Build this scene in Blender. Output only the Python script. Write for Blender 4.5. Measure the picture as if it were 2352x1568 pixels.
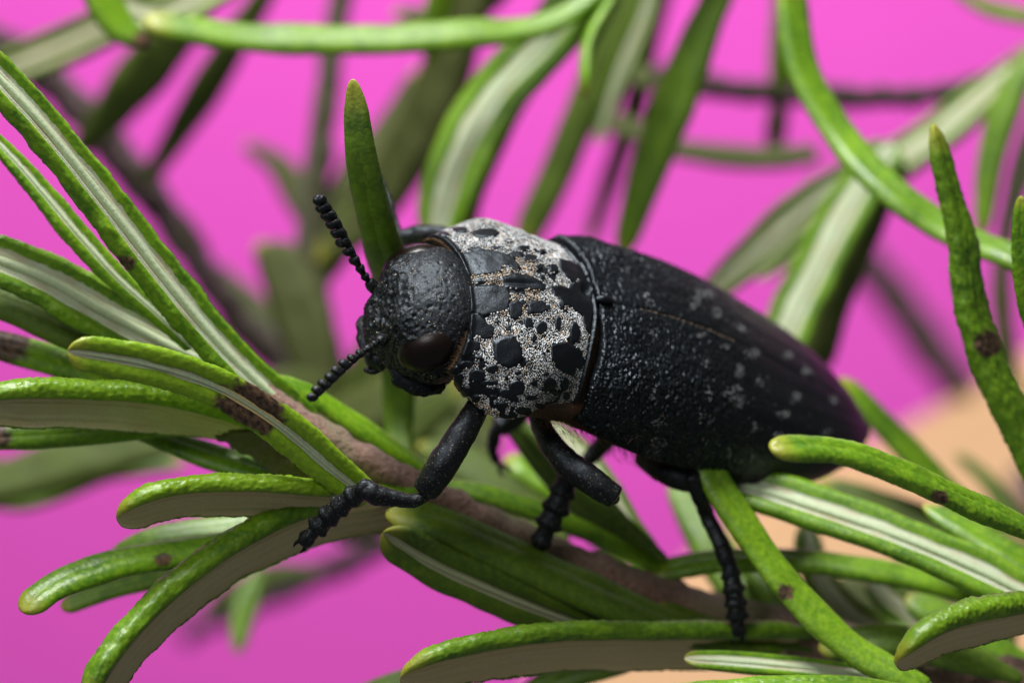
import bpy, math, random
import numpy as np
from mathutils import Vector

random.seed(7)
rng = np.random.default_rng(11)
scene = bpy.context.scene
for o in list(bpy.data.objects):
    bpy.data.objects.remove(o, do_unlink=True)
C = scene.collection
scene.unit_settings.scale_length = 0.01          # one unit is one centimetre

# ------------------------------------------------------------------ camera, world, lamps, exposure
D = 21.7                                         # camera to the plane of sharp focus
PPC = 560.0                                      # layout pixels per cm in that plane (2352 x 1568 layout)
cam = bpy.data.cameras.new('camera')
cam.sensor_width = 36.0
cam.lens = 36.0 * D / (2352.0 / PPC)
cam.clip_start = 0.5
cam.clip_end = 500
cam.dof.use_dof = True
cam.dof.focus_distance = D
cam.dof.aperture_fstop = 0.29
cam.dof.aperture_blades = 0
camo = bpy.data.objects.new('camera', cam)
C.objects.link(camo)
camo.location = (0, -D, 0)
camo.rotation_euler = (math.radians(90), 0, 0)
scene.camera = camo

world = bpy.data.worlds.new('World')
scene.world = world
world.use_nodes = True
world.node_tree.nodes['Background'].inputs[0].default_value = (0.95, 0.97, 1.0, 1)
world.node_tree.nodes['Background'].inputs[1].default_value = 0.11


def area(name, loc, target, sx, sy, power, color):
    l = bpy.data.lights.new(name, 'AREA')
    l.shape = 'RECTANGLE'
    l.size, l.size_y = sx, sy
    l.energy = power
    l.color = color
    o = bpy.data.objects.new(name, l)
    C.objects.link(o)
    o.location = loc
    d = Vector(target) - Vector(loc)
    o.rotation_euler = d.to_track_quat('-Z', 'Y').to_euler()
    return o


area('softbox_key', (-2.8, -3.0, 15.5), (0.2, 0.4, 0), 6.0, 6.0, 5300, (1.0, 0.98, 0.95))
area('front_fill', (-7, -14, 8), (0, 0.4, 0), 6, 6, 850, (1.0, 0.99, 0.97))  # added fill that lifts the leaf undersides, not a known source
area('backdrop_lamp', (1.0, 11.5, 8.5), (1.0, 17, -1.5), 14, 2.5, 800, (1.0, 0.99, 0.98))

vs = scene.view_settings
vs.view_transform = 'Standard'
vs.look = 'None'
vs.exposure = 0
vs.gamma = 1
scene.cycles.use_denoising = True
scene.cycles.max_bounces = 6

# ------------------------------------------------------------------ small numerical helpers


def at(x, y, d=0.0):
    """layout position and depth behind the focus plane -> place in centimetres"""
    k = (D + d) / D / PPC
    return np.array([(x - 1176.0) * k, d, (784.0 - y) * k])


def far(d):
    """the sprigs behind stand close together"""
    return d if d < 1.6 else 1.6 + (d - 1.6) * 0.55


def cam_dir(v):
    v = np.array([v[0], -v[2], v[1]], float)
    return v / np.linalg.norm(v)


def pix(p):
    p = np.asarray(p)
    k = D / (D + p[..., 1]) * PPC
    return 1176.0 + p[..., 0] * k, 784.0 - p[..., 2] * k


def smooth(a, b, x):
    t = np.clip((np.asarray(x, float) - a) / (b - a), 0, 1)
    return t * t * (3 - 2 * t)


def crv(keys, x):
    """monotone-ish cubic through (position, value) keys"""
    k = np.array(keys, float)
    xs, ys = k[:, 0], k[:, 1]
    m = np.gradient(ys, xs)
    x = np.clip(np.asarray(x, float), xs[0], xs[-1])
    i = np.clip(np.searchsorted(xs, x) - 1, 0, len(xs) - 2)
    h = xs[i + 1] - xs[i]
    t = (x - xs[i]) / h
    return ((2 * t**3 - 3 * t**2 + 1) * ys[i] + (t**3 - 2 * t**2 + t) * h * m[i]
            + (-2 * t**3 + 3 * t**2) * ys[i + 1] + (t**3 - t**2) * h * m[i + 1])


def path(points, n, stretch=None):
    p = np.array(points, float)
    t = np.r_[0, np.cumsum(np.linalg.norm(np.diff(p, axis=0), axis=1))]
    t /= t[-1]
    u = np.linspace(0, 1, n) if stretch is None else stretch
    return np.stack([crv(np.c_[t, p[:, i]], u) for i in range(3)], 1), u


def hash3(i, j, k, seed=0):
    h = (i * 374761393 + j * 668265263 + k * 2147483647 + seed * 974711) & 0xFFFFFFFF
    h = ((h ^ (h >> 13)) * 1274126177) & 0xFFFFFFFF
    h = ((h ^ (h >> 16)) * 2246822519) & 0xFFFFFFFF
    return ((h ^ (h >> 15)) & 0xFFFFFF) / float(0xFFFFFF)


def vnoise(p, seed=0):
    p = np.asarray(p, float)
    i = np.floor(p).astype(np.int64)
    f = p - i
    f = f * f * f * (f * (f * 6 - 15) + 10)
    r = 0
    for dx in (0, 1):
        for dy in (0, 1):
            for dz in (0, 1):
                w = (f[..., 0] if dx else 1 - f[..., 0]) * (f[..., 1] if dy else 1 - f[..., 1]) * (f[..., 2] if dz else 1 - f[..., 2])
                r = r + w * hash3(i[..., 0] + dx, i[..., 1] + dy, i[..., 2] + dz, seed)
    return r * 2 - 1


def fbm(p, octaves=3, seed=0):
    r, a = 0, 1.0
    for o in range(octaves):
        r = r + a * vnoise(np.asarray(p) * (2.03 ** o), seed + o)
        a *= 0.5
    return r


def pits(p, seed=0):
    """distance to nearest of a jittered set of points (cell size 1)"""
    p = np.asarray(p, float)
    i = np.floor(p).astype(np.int64)
    best = np.full(p.shape[:-1], 9.0)
    for dx in (-1, 0, 1):
        for dy in (-1, 0, 1):
            for dz in (-1, 0, 1):
                a, b, c = i[..., 0] + dx, i[..., 1] + dy, i[..., 2] + dz
                q = np.stack([a + hash3(a, b, c, seed), b + hash3(a, b, c, seed + 1), c + hash3(a, b, c, seed + 2)], -1)
                best = np.minimum(best, np.sum((p - q) ** 2, -1))
    return np.sqrt(best)


def grid_normals(V):
    du = np.gradient(V, axis=0)
    dv = np.gradient(V, axis=1)
    n = np.cross(du, dv)
    return n / np.maximum(np.linalg.norm(n, axis=-1, keepdims=True), 1e-12)


# ------------------------------------------------------------------ mesh / object helpers


def mesh_obj(name, verts, faces, mats, parent=None, origin=None, mat_idx=None, attr=None, flat=False):
    me = bpy.data.meshes.new(name)
    v = np.asarray(verts, float)
    if origin is not None:
        v = v - np.asarray(origin)
    faces = np.asarray(faces, np.int32)
    nf, k = faces.shape
    me.vertices.add(len(v))
    me.vertices.foreach_set('co', v.ravel())
    me.loops.add(nf * k)
    me.loops.foreach_set('vertex_index', faces.ravel())
    me.polygons.add(nf)
    me.polygons.foreach_set('loop_start', np.arange(0, nf * k, k, dtype=np.int32))
    me.polygons.foreach_set('loop_total', np.full(nf, k, np.int32))
    if not flat:
        me.polygons.foreach_set('use_smooth', np.ones(nf, bool))
    for m in (mats if isinstance(mats, (list, tuple)) else [mats]):
        me.materials.append(m)
    if mat_idx is not None:
        me.polygons.foreach_set('material_index', np.asarray(mat_idx, np.int32))
    if attr is not None:
        a = me.color_attributes.new('info', 'FLOAT_COLOR', 'POINT')
        c = np.ones((len(v), 4), np.float32)
        attr = np.asarray(attr)
        c[:, :attr.shape[1]] = attr
        a.data.foreach_set('color', c.ravel())
    me.update()
    me.validate()
    o = bpy.data.objects.new(name, me)
    C.objects.link(o)
    if parent is not None:
        o.parent = parent
    return o


def grid_faces(nu, nv, closed_v=False, off=0):
    iu = np.arange(nu - 1)[:, None]
    iv = np.arange(nv if closed_v else nv - 1)[None, :]
    a = iu * nv + iv
    b = iu * nv + (iv + 1) % nv
    return np.stack([a, b, b + nv, a + nv], -1).reshape(-1, 4) + off


def thing(name, loc, label, cat, group=None):
    o = bpy.data.objects.new(name, None)
    C.objects.link(o)
    o.location = loc
    o.empty_display_size = 0.2
    o['label'] = label
    o['category'] = cat
    if group:
        o['group'] = group
    return o


def tube(name, pts, radii, mat, parent, origin, nu=40, nv=20, flat_dir=None, flatten=1.0, bump=0.0, bump_scale=20.0,
         cap=0.6, attr=None, shape=None):
    """closed, tapered, rounded tube through places with a radius (cm) at each; shape(t, angle) scales the ring"""
    e = 0.5 - 0.5 * np.cos(np.linspace(0, math.pi, nu))
    u = 0.5 * e + 0.5 * np.linspace(0, 1, nu)
    c, _ = path(pts, nu, u)
    p = np.array(pts, float)
    tk = np.r_[0, np.cumsum(np.linalg.norm(np.diff(p, axis=0), axis=1))]
    L = tk[-1]
    r = crv(np.c_[tk / L, radii], u)
    ra, rb = radii[0] * cap, radii[-1] * cap
    r = r * np.sqrt(np.clip(1 - np.clip(1 - u * L / max(ra, 1e-6), 0, 1) ** 2, 0, 1))
    r = r * np.sqrt(np.clip(1 - np.clip(1 - (1 - u) * L / max(rb, 1e-6), 0, 1) ** 2, 0, 1))
    T = np.gradient(c, axis=0)
    T /= np.linalg.norm(T, axis=1, keepdims=True)
    ref = np.array([0, -1.0, 0.2]) if flat_dir is None else np.asarray(flat_dir, float)
    N = ref - (T @ ref)[:, None] * T
    N /= np.maximum(np.linalg.norm(N, axis=1, keepdims=True), 1e-9)
    B = np.cross(T, N)
    an = np.linspace(0, 2 * math.pi, nv, endpoint=False)
    rr = r[:, None] * np.ones(nv)[None]
    if shape is not None:
        rr = rr * shape(u[:, None], an[None, :])
    V = c[:, None] + rr[..., None] * (np.cos(an)[None, :, None] * N[:, None] * flatten + np.sin(an)[None, :, None] * B[:, None])
    if bump:
        nrm = V - c[:, None]
        nrm /= np.maximum(np.linalg.norm(nrm, axis=-1, keepdims=True), 1e-9)
        V = V + nrm * (fbm(V * bump_scale, 3, 5) * bump * (rr / max(r.max(), 1e-6)))[..., None]
    A = None
    if attr is not None:
        A = np.repeat(attr(u)[:, None], nv, 1).reshape(-1, 3)
    return mesh_obj(name, V.reshape(-1, 3), grid_faces(nu, nv, True)[:, ::-1], mat, parent, origin, attr=A)


# ------------------------------------------------------------------ materials


def new_mat(name):
    m = bpy.data.materials.new(name)
    m.use_nodes = True
    nt = m.node_tree
    b = nt.nodes['Principled BSDF']
    return m, nt, b


def nd(nt, kind, **kw):
    n = nt.nodes.new(kind)
    for k, v in kw.items():
        if k.startswith('i_'):
            n.inputs[k[2:].replace('_', ' ')].default_value = v
        else:
            setattr(n, k, v)
    return n


def noise(nt, scale, detail=3, rough=0.5, vec=None):
    n = nd(nt, 'ShaderNodeTexNoise')
    n.inputs['Scale'].default_value = scale
    n.inputs['Detail'].default_value = detail
    n.inputs['Roughness'].default_value = rough
    tc = nt.nodes.new('ShaderNodeTexCoord')
    nt.links.new(vec or tc.outputs['Object'], n.inputs['Vector'])
    return n


def mix(nt, fac, a, b):
    n = nd(nt, 'ShaderNodeMix', data_type='RGBA')
    for sock, v in ((0, fac), (6, a), (7, b)):
        if isinstance(v, bpy.types.NodeSocket):
            nt.links.new(v, n.inputs[sock])
        elif sock == 0:
            n.inputs[0].default_value = v
        else:
            n.inputs[sock].default_value = (*v, 1)
    return n.outputs[2]


def ramp(nt, val, lo, hi):
    n = nd(nt, 'ShaderNodeMapRange')
    n.inputs['From Min'].default_value = lo
    n.inputs['From Max'].default_value = hi
    nt.links.new(val, n.inputs['Value'])
    return n.outputs['Result']


def bump(nt, b, height, strength, dist):
    n = nd(nt, 'ShaderNodeBump')
    n.inputs['Strength'].default_value = strength
    n.inputs['Distance'].default_value = dist
    nt.links.new(height, n.inputs['Height'])
    nt.links.new(n.outputs['Normal'], b.inputs['Normal'])
    return n


def info(nt):
    a = nd(nt, 'ShaderNodeAttribute', attribute_name='info')
    s = nt.nodes.new('ShaderNodeSeparateColor')
    nt.links.new(a.outputs['Color'], s.inputs[0])
    return s.outputs


def leaf_green():
    m, nt, b = new_mat('leaf_green')
    t, brown, olive = info(nt)
    big = noise(nt, 6, 3)
    ay = nd(nt, 'ShaderNodeAttribute', attribute_name='info')
    fine = noise(nt, 42, 2, 0.5)
    base = mix(nt, ramp(nt, big.outputs[0], 0.3, 0.7), (0.052, 0.155, 0.004), (0.155, 0.325, 0.006))
    base = mix(nt, ramp(nt, fine.outputs[0], 0.42, 0.95), base, (0.27, 0.44, 0.013))
    base = mix(nt, ay.outputs['Alpha'], base, mix(nt, fine.outputs[0], (0.11, 0.25, 0.005), (0.30, 0.46, 0.010)))
    base = mix(nt, olive, base, (0.042, 0.047, 0.0035))  # olive tint, darkened to paint in shade on far and under-beetle leaves
    base = mix(nt, ramp(nt, t, 0.93, 1.0), base, (0.33, 0.33, 0.03))
    br = mix(nt, ramp(nt, fine.outputs[0], 0.35, 0.7), (0.022, 0.012, 0.007), (0.15, 0.085, 0.045))
    base = mix(nt, brown, base, br)
    nt.links.new(base, b.inputs['Base Color'])
    rr = nd(nt, 'ShaderNodeMapRange')
    rr.inputs['To Min'].default_value = 0.40
    rr.inputs['To Max'].default_value = 0.8
    nt.links.new(olive, rr.inputs['Value'])
    nt.links.new(rr.outputs[0], b.inputs['Roughness'])
    b.inputs['Subsurface Weight'].default_value = 0.25
    b.inputs['Subsurface Radius'].default_value = (0.6, 1.0, 0.15)
    b.inputs['Subsurface Scale'].default_value = 0.025
    b.inputs['Specular IOR Level'].default_value = 0.55
    v = nd(nt, 'ShaderNodeTexVoronoi', feature='SMOOTH_F1')
    v.inputs['Scale'].default_value = 62
    v.inputs['Smoothness'].default_value = 0.6
    tc = nt.nodes.new('ShaderNodeTexCoord')
    nt.links.new(tc.outputs['Object'], v.inputs['Vector'])
    inv = nd(nt, 'ShaderNodeMath', operation='MULTIPLY')
    inv.inputs[1].default_value = -1
    nt.links.new(v.outputs['Distance'], inv.inputs[0])
    bump(nt, b, inv.outputs[0], 0.14, 0.010)
    return m


def leaf_felt():
    m, nt, b = new_mat('leaf_felt')
    t, brown, olive = info(nt)
    f = noise(nt, 90, 4, 0.7)
    g = noise(nt, 9, 2)
    base = mix(nt, f.outputs[0], (0.36, 0.42, 0.26), (0.68, 0.74, 0.57))
    base = mix(nt, ramp(nt, g.outputs[0], 0.4, 0.75), base, (0.46, 0.42, 0.27))
    base = mix(nt, olive, base, (0.42, 0.37, 0.20))
    base = mix(nt, brown, base, mix(nt, f.outputs[0], (0.64, 0.50, 0.22), (0.88, 0.72, 0.38)))
    nt.links.new(base, b.inputs['Base Color'])
    b.inputs['Roughness'].default_value = 0.8
    b.inputs['Sheen Weight'].default_value = 0.25
    bump(nt, b, f.outputs[0], 0.5, 0.01)
    return m


def midrib_mat():
    m, nt, b = new_mat('midrib')
    f = noise(nt, 60, 3, 0.6)
    t, brown, olive = info(nt)
    base = mix(nt, f.outputs[0], (0.33, 0.42, 0.22), (0.58, 0.67, 0.46))
    base = mix(nt, olive, base, (0.40, 0.37, 0.20))
    nt.links.new(base, b.inputs['Base Color'])
    b.inputs['Roughness'].default_value = 0.6
    bump(nt, b, f.outputs[0], 0.4, 0.008)
    return m


def stem_mat(name, c1, c2, c3):
    m, nt, b = new_mat(name)
    f = noise(nt, 40, 4, 0.65)
    g = noise(nt, 4, 2)
    base = mix(nt, ramp(nt, f.outputs[0], 0.3, 0.75), c1, c2)
    base = mix(nt, ramp(nt, g.outputs[0], 0.45, 0.7), base, c3)
    nt.links.new(base, b.inputs['Base Color'])
    b.inputs['Roughness'].default_value = 0.75
    b.inputs['Sheen Weight'].default_value = 0.2
    bump(nt, b, f.outputs[0], 1.0, 0.025)
    return m


def cuticle(name, col, rough, bump_scale, bump_str, dusty=0.0):
    m, nt, b = new_mat(name)
    f = noise(nt, bump_scale, 4, 0.6)
    g = noise(nt, 7, 3)
    base = mix(nt, ramp(nt, g.outputs[0], 0.35, 0.7), col, tuple(c * 1.9 for c in col))
    if dusty:
        d = noise(nt, 120, 2, 0.5)
        base = mix(nt, ramp(nt, d.outputs[0], 0.62, 0.72), base, (dusty, dusty * 0.85, dusty * 0.66))
    nt.links.new(base, b.inputs['Base Color'])
    rr = nd(nt, 'ShaderNodeMapRange')
    rr.inputs['To Min'].default_value = rough - 0.1
    rr.inputs['To Max'].default_value = rough + 0.14
    nt.links.new(g.outputs[0], rr.inputs['Value'])
    nt.links.new(rr.outputs[0], b.inputs['Roughness'])
    b.inputs['Specular IOR Level'].default_value = 0.55
    b.inputs['Specular Tint'].default_value = (0.72, 0.86, 1.0, 1)
    b.inputs['IOR'].default_value = 1.42
    bump(nt, b, f.outputs[0], bump_str, 0.006)
    return m


def plain(name, col, rough, spec=0.5, scale=30, var=0.25):
    m, nt, b = new_mat(name)
    f = noise(nt, scale, 3)
    nt.links.new(mix(nt, f.outputs[0], tuple(c * (1 - var) for c in col), tuple(min(1, c * (1 + var)) for c in col)), b.inputs['Base Color'])
    b.inputs['Roughness'].default_value = rough
    b.inputs['Specular IOR Level'].default_value = spec
    return m


M = {}
M['green'] = leaf_green()
M['felt'] = leaf_felt()
M['midrib'] = midrib_mat()
M['stem'] = stem_mat('stem_bark', (0.13, 0.062, 0.040), (0.36, 0.215, 0.155), (0.20, 0.17, 0.085))
M['stem_green'] = stem_mat('stem_green', (0.075, 0.065, 0.015), (0.16, 0.14, 0.05), (0.08, 0.10, 0.012))
M['stem_olive'] = stem_mat('stem_olive', (0.035, 0.033, 0.006), (0.075, 0.07, 0.018), (0.045, 0.05, 0.006))
M['stem_dark'] = stem_mat('stem_dark', (0.035, 0.012, 0.015), (0.07, 0.03, 0.035), (0.04, 0.03, 0.01))
M['black'] = cuticle('black_cuticle', (0.0026, 0.003, 0.004), 0.36, 150, 0.25)
M['head'] = cuticle('head_cuticle', (0.0035, 0.0038, 0.0048), 0.47, 120, 0.35, 0.15)
M['leg'] = cuticle('leg_cuticle', (0.004, 0.004, 0.0045), 0.38, 110, 0.45, 0.16)
M['under'] = cuticle('underside_cuticle', (0.045, 0.021, 0.008), 0.6, 70, 0.7, 0.16)


def eye_mat():
    m, nt, b = new_mat('compound_eye')
    g = noise(nt, 5, 2)
    nt.links.new(mix(nt, g.outputs[0], (0.003, 0.0012, 0.001), (0.010, 0.0035, 0.0025)), b.inputs['Base Color'])
    b.inputs['Roughness'].default_value = 0.3
    b.inputs['Specular IOR Level'].default_value = 0.35
    b.inputs['Coat Weight'].default_value = 0.0
    b.inputs['Coat Roughness'].default_value = 0.12
    v = nd(nt, 'ShaderNodeTexVoronoi')
    v.inputs['Scale'].default_value = 170
    tc = nt.nodes.new('ShaderNodeTexCoord')
    nt.links.new(tc.outputs['Object'], v.inputs['Vector'])
    bump(nt, b, v.outputs['Distance'], 0.12, 0.003)
    return m


def wax_mat():
    m, nt, b = new_mat('wax_granule')
    a = nd(nt, 'ShaderNodeAttribute', attribute_name='info')
    nt.links.new(a.outputs['Color'], b.inputs['Base Color'])
    b.inputs['Roughness'].default_value = 0.45
    b.inputs['Specular IOR Level'].default_value = 0.6
    return m


M['eye'] = eye_mat()
M['wax'] = wax_mat()
M['hair'] = plain('golden_hair', (0.12, 0.062, 0.022), 0.5)
M['membrane'] = plain('brown_membrane', (0.045, 0.023, 0.008), 0.7, 0.3, 40, 0.8)

# ------------------------------------------------------------------ the setting: pink backdrop, peach stand-in slab


def backdrop():
    m, nt, b = new_mat('pink_paper')
    f = noise(nt, 1.2, 4)
    nt.links.new(mix(nt, f.outputs[0], (0.75, 0.092, 0.54), (0.79, 0.102, 0.58)), b.inputs['Base Color'])
    b.inputs['Roughness'].default_value = 0.9
    b.inputs['Specular IOR Level'].default_value = 0.1
    n = 24
    xs, zs = np.linspace(-16, 16, n), np.linspace(-12, 12, n)
    X, Z = np.meshgrid(xs, zs, indexing='ij')
    Y = 17 + 0.004 * X**2 + 0.05 * np.sin(X * 0.5 + Z * 0.3)
    o = mesh_obj('backdrop', np.stack([X, Y, Z], -1).reshape(-1, 3), grid_faces(n, n), m)
    o['kind'] = 'structure'
    o['label'] = 'plain bright pink paper backdrop behind the sprigs'
    return o


backdrop()


def peach_stand_in():  # slab standing in for a blurred peach shape of unknown kind
    m = plain('peach_stand_in', (0.60, 0.365, 0.20), 0.7, 0.2, 1.5, 0.08)
    d = 7.0
    edge = [(2900, 480), (2500, 735), (2250, 890), (2030, 1010), (1760, 1140), (1540, 1330), (1330, 1500), (1150, 1640), (1000, 1900), (2900, 1900)]
    ring = np.array([at(x, y, d + (1250 - y) / PPC * 1.1) for x, y in edge])
    import bmesh
    bm = bmesh.new()
    fr = [bm.verts.new(p) for p in ring]
    f = bm.faces.new(fr)
    g = bmesh.ops.extrude_face_region(bm, geom=[f])
    bmesh.ops.translate(bm, verts=[v for v in g['geom'] if isinstance(v, bmesh.types.BMVert)], vec=(0, 0.5, 0))
    bmesh.ops.recalc_face_normals(bm, faces=bm.faces)
    bmesh.ops.bevel(bm, geom=list(bm.edges), offset=0.12, segments=3, affect='EDGES')
    me = bpy.data.meshes.new('peach_stand_in')
    bm.to_mesh(me)
    me.materials.append(m)
    o = bpy.data.objects.new('peach_stand_in', me)
    C.objects.link(o)
    o['label'] = 'pale peach coloured stand-in slab, blurred in front of the pink backdrop'
    o['category'] = 'board'


peach_stand_in()

# ------------------------------------------------------------------ rosemary


def leaf_profile(felt_half, nseg=3, felt_left=None):
    """closed cross-section of a leaf with rolled-under margins: half width 1, top is +z"""
    def half(q_):
        q = q_
        low = 1.0 if q < .7 else .35
        green_r = [(0, .455), (.10, .475), (.30, .50), (.55, .47), (.80, .34), (.97, .12), (.99, -.10 * low), (max(.86, q + .08), -.26 * low),
                   (.5 + .45 * q, -.31 * low), (min(q + .14, .5 + .45 * q - .01) if q > .7 else q + .14, -.24 * low), (q, -.10)]
        felt_r = [(q * .94, -.06), (q * .76, -.015), (q * .58, -.055), (q * .40, -.015), (q * .22, -.06), (0, -.03)]
        return green_r + felt_r
    ng = 11
    right = half(felt_half)
    if felt_left is not None:
        left = [(-x, z) for x, z in reversed(half(felt_left))][1:-1]
    else:
        left = [(-x, z) for x, z in reversed(right)][1:-1]
    loop = np.array(right + left, float)
    n = len(loop)
    out, kind = [], []
    for i in range(n):
        p0, p1, p2, p3 = loop[i - 1], loop[i], loop[(i + 1) % n], loop[(i + 2) % n]
        felt = ng - 1 <= i < n - ng + 1
        for s in range(nseg):
            t = s / nseg
            out.append(0.5 * ((2 * p1) + (p2 - p0) * t + (2 * p0 - 5 * p1 + 4 * p2 - p3) * t * t + (3 * p1 - p0 - 3 * p2 + p3) * t**3))
            kind.append(1 if felt else 0)
    return np.array(out), np.array(kind)


WSHAPE = {
    'blunt': [(0, .42), (.12, .62), (.35, .95), (.6, 1.0), (.85, .93), (1, .86)],
    'taper': [(0, .45), (.2, .75), (.45, 1.0), (.7, .86), (.9, .62), (1, .48)],
    'even': [(0, .80), (.2, .95), (.5, 1.0), (.8, .97), (1, .85)],
}
leaf_count = 0


def R_obj():
    return globals().get('R_')


def leaf(sprig, pts, d0, d1, width, normal, n2=None, shape='blunt', felt=0.5, olive=0.0, browns=(), fine=False, thick=0.85,
         rib=True, tipmul=1.0, tan=0.0, felt_left=None, young=0.0, rough=1.0):
    """leaf from base to tip through layout places; normal = the way its upper face looks (right, up, towards viewer)"""
    global leaf_count
    leaf_count += 1
    n = len(pts)
    cl = np.r_[0, np.cumsum([math.dist(pts[i], pts[i + 1]) for i in range(n - 1)])]
    cl /= cl[-1]
    if isinstance(d0, (list, tuple)):
        ds = d0
    else:
        ds = d0 + (d1 - d0) * cl
    ds = [far(float(d)) for d in ds]
    P = [at(x, y, d) for (x, y), d in zip(pts, ds)]
    nu = 150 if fine else 60
    hw0 = width * 0.5 * (1.14 if sprig in (S, R_obj()) else 1.04) / PPC * (D + float(np.mean(ds))) / D
    length = float(np.sum(np.linalg.norm(np.diff(np.array(P), axis=0), axis=1)))
    tipf = min(0.3, hw0 * 1.2 * tipmul / length)
    basef = min(0.1, hw0 * 0.3 / length)
    body = np.linspace(0, 1 - tipf, nu - 16)
    tip = 1 - tipf + tipf * np.sin(np.linspace(0, math.pi / 2, 17)[1:])
    u = np.r_[body, tip]
    c, _ = path(P, nu, u)
    T = np.gradient(c, axis=0)
    T /= np.linalg.norm(T, axis=1, keepdims=True)
    na, nb = cam_dir(normal), cam_dir(n2 if n2 is not None else normal)
    ref = na[None] * (1 - u[:, None]) + nb[None] * u[:, None]
    N = ref - np.sum(ref * T, 1, keepdims=True) * T
    N /= np.linalg.norm(N, axis=1, keepdims=True)
    B = np.cross(T, N)
    w = crv(WSHAPE[shape], u) * hw0
    w = w * np.sqrt(np.clip(1 - np.clip((u - (1 - tipf)) / tipf, 0, 1) ** 2, 0, 1))
    w = w * np.sqrt(np.clip(1 - np.clip(1 - u / basef, 0, 1) ** 2, 0.05, 1))
    w = w * (1 + 0.05 * vnoise(np.stack([u * length * 5, u * 0 + leaf_count * 3.7, u * 0], -1)))
    prof, kind = leaf_profile(felt, 4 if fine else 2, felt_left)
    nv = len(prof)
    x = prof[None, :, 0] * w[:, None]
    # the rolled margins close over the felt towards the tip
    z = prof[None, :, 1] * w[:, None] * thick
    V = c[:, None] + x[..., None] * B[:, None] + z[..., None] * N[:, None]
    # slow waviness and, on near leaves, the bullate relief of the upper face
    cen = c[:, None] + 0.05 * w[:, None, None] * N[:, None]
    out = V - cen
    ol = np.maximum(np.linalg.norm(out, axis=-1, keepdims=True), 1e-9)
    amp = 0.06 * vnoise(V * 9 + leaf_count, 3)
    if fine:
        g = (kind == 0).astype(float)[None, :]
        amp = amp + rough * g * (0.048 * (0.5 - smooth(.1, .75, pits(V * 50 + leaf_count, 9))) + 0.03 * vnoise(V * 24, 4))
    V = V + out / ol * (amp * w[:, None])[..., None]
    A = np.zeros((nu, nv, 4))
    A[..., 0] = u[:, None]
    A[..., 3] = young
    A[..., 2] = np.clip(olive, 0, 1)
    px, py = pix(V)
    for bx, by, rx, ry in browns:
        A[..., 1] = np.maximum(A[..., 1], 1 - smooth(0.75, 1.1, np.sqrt(((px - bx) / rx) ** 2 + ((py - by) / ry) ** 2)
                                                     + 0.25 * vnoise(V * 40, 8)))
    if tan:
        inner = np.roll(kind, 1) * kind
        A[:, inner == 1, 1] = tan
    faces = grid_faces(nu, nv, True)[:, ::-1]
    idx = np.tile(kind, nu - 1)
    verts = V.reshape(-1, 3)
    # close the base with a small fan of quads to a centre ring
    o = mesh_obj('leaf', verts, faces, [M['green'], M['felt']], sprig, np.array(sprig.location), mat_idx=idx, attr=A.reshape(-1, 4))
    if rib and not tan:
        k = nu - 8
        sel = np.linspace(0, k - 1, min(k, 60)).astype(int)
        cc = c[sel] - (0.07 * w[sel] * thick)[:, None] * N[sel]
        rw = np.maximum(w[sel] * (.05 + min(felt, .5) * (0.24 if tan == 0 else .12)), 0.002) * (1 - smooth(0.86, 1.0, u[sel]) * 0.7)
        an = np.linspace(0, 2 * math.pi, 10, endpoint=False)
        RV = cc[:, None] + rw[:, None, None] * (np.cos(an)[None, :, None] * B[sel][:, None] + np.sin(an)[None, :, None] * N[sel][:, None] * 0.75)
        RA = np.zeros((len(sel) * 10, 3))
        RA[:, 2] = max(olive * 0.8, tan)
        mesh_obj('midrib', RV.reshape(-1, 3), grid_faces(len(sel), 10, True)[:, ::-1], M['midrib'], o, np.array(sprig.location), attr=RA)
    return o


def stem(sprig, pts, ds, widths, mat, name='stem', bump_amt=0.02):
    ds = [far(d) for d in ds]
    P = [at(x, y, d) for (x, y), d in zip(pts, ds)]
    R = [w * 0.5 / PPC * (D + d) / D for w, d in zip(widths, ds)]
    return tube(name, P, R, mat, sprig, np.array(sprig.location), nu=110, nv=22, bump=bump_amt, bump_scale=14,
                shape=lambda t, a: 1 + 0.06 * np.cos(4 * a))


def sprig(base, label, group='rosemary sprigs'):
    return thing('rosemary_sprig', at(*base), label, 'rosemary', group)


UPF = (0, .8, .6)

# ---- the sprig the beetle stands on
S = sprig((2450, 1600, 0.9), 'green rosemary sprig with pinkish brown stem carrying the black beetle')
stem(S, [(505, 830), (700, 975), (850, 1068), (1000, 1150), (1200, 1245), (1500, 1372), (1800, 1455), (2100, 1530), (2500, 1610)],
     [.45, .45, .5, .6, .75, .9, .95, .95, .9], [45, 66, 78, 84, 88, 100, 110, 112, 118], M['stem'])
stem(S, [(330, 905), (480, 960), (640, 1050), (800, 1125), (960, 1165)], [.55, .5, .5, .55, .65], [30, 58, 66, 66, 50], M['stem_green'], name='side_stem')

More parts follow.
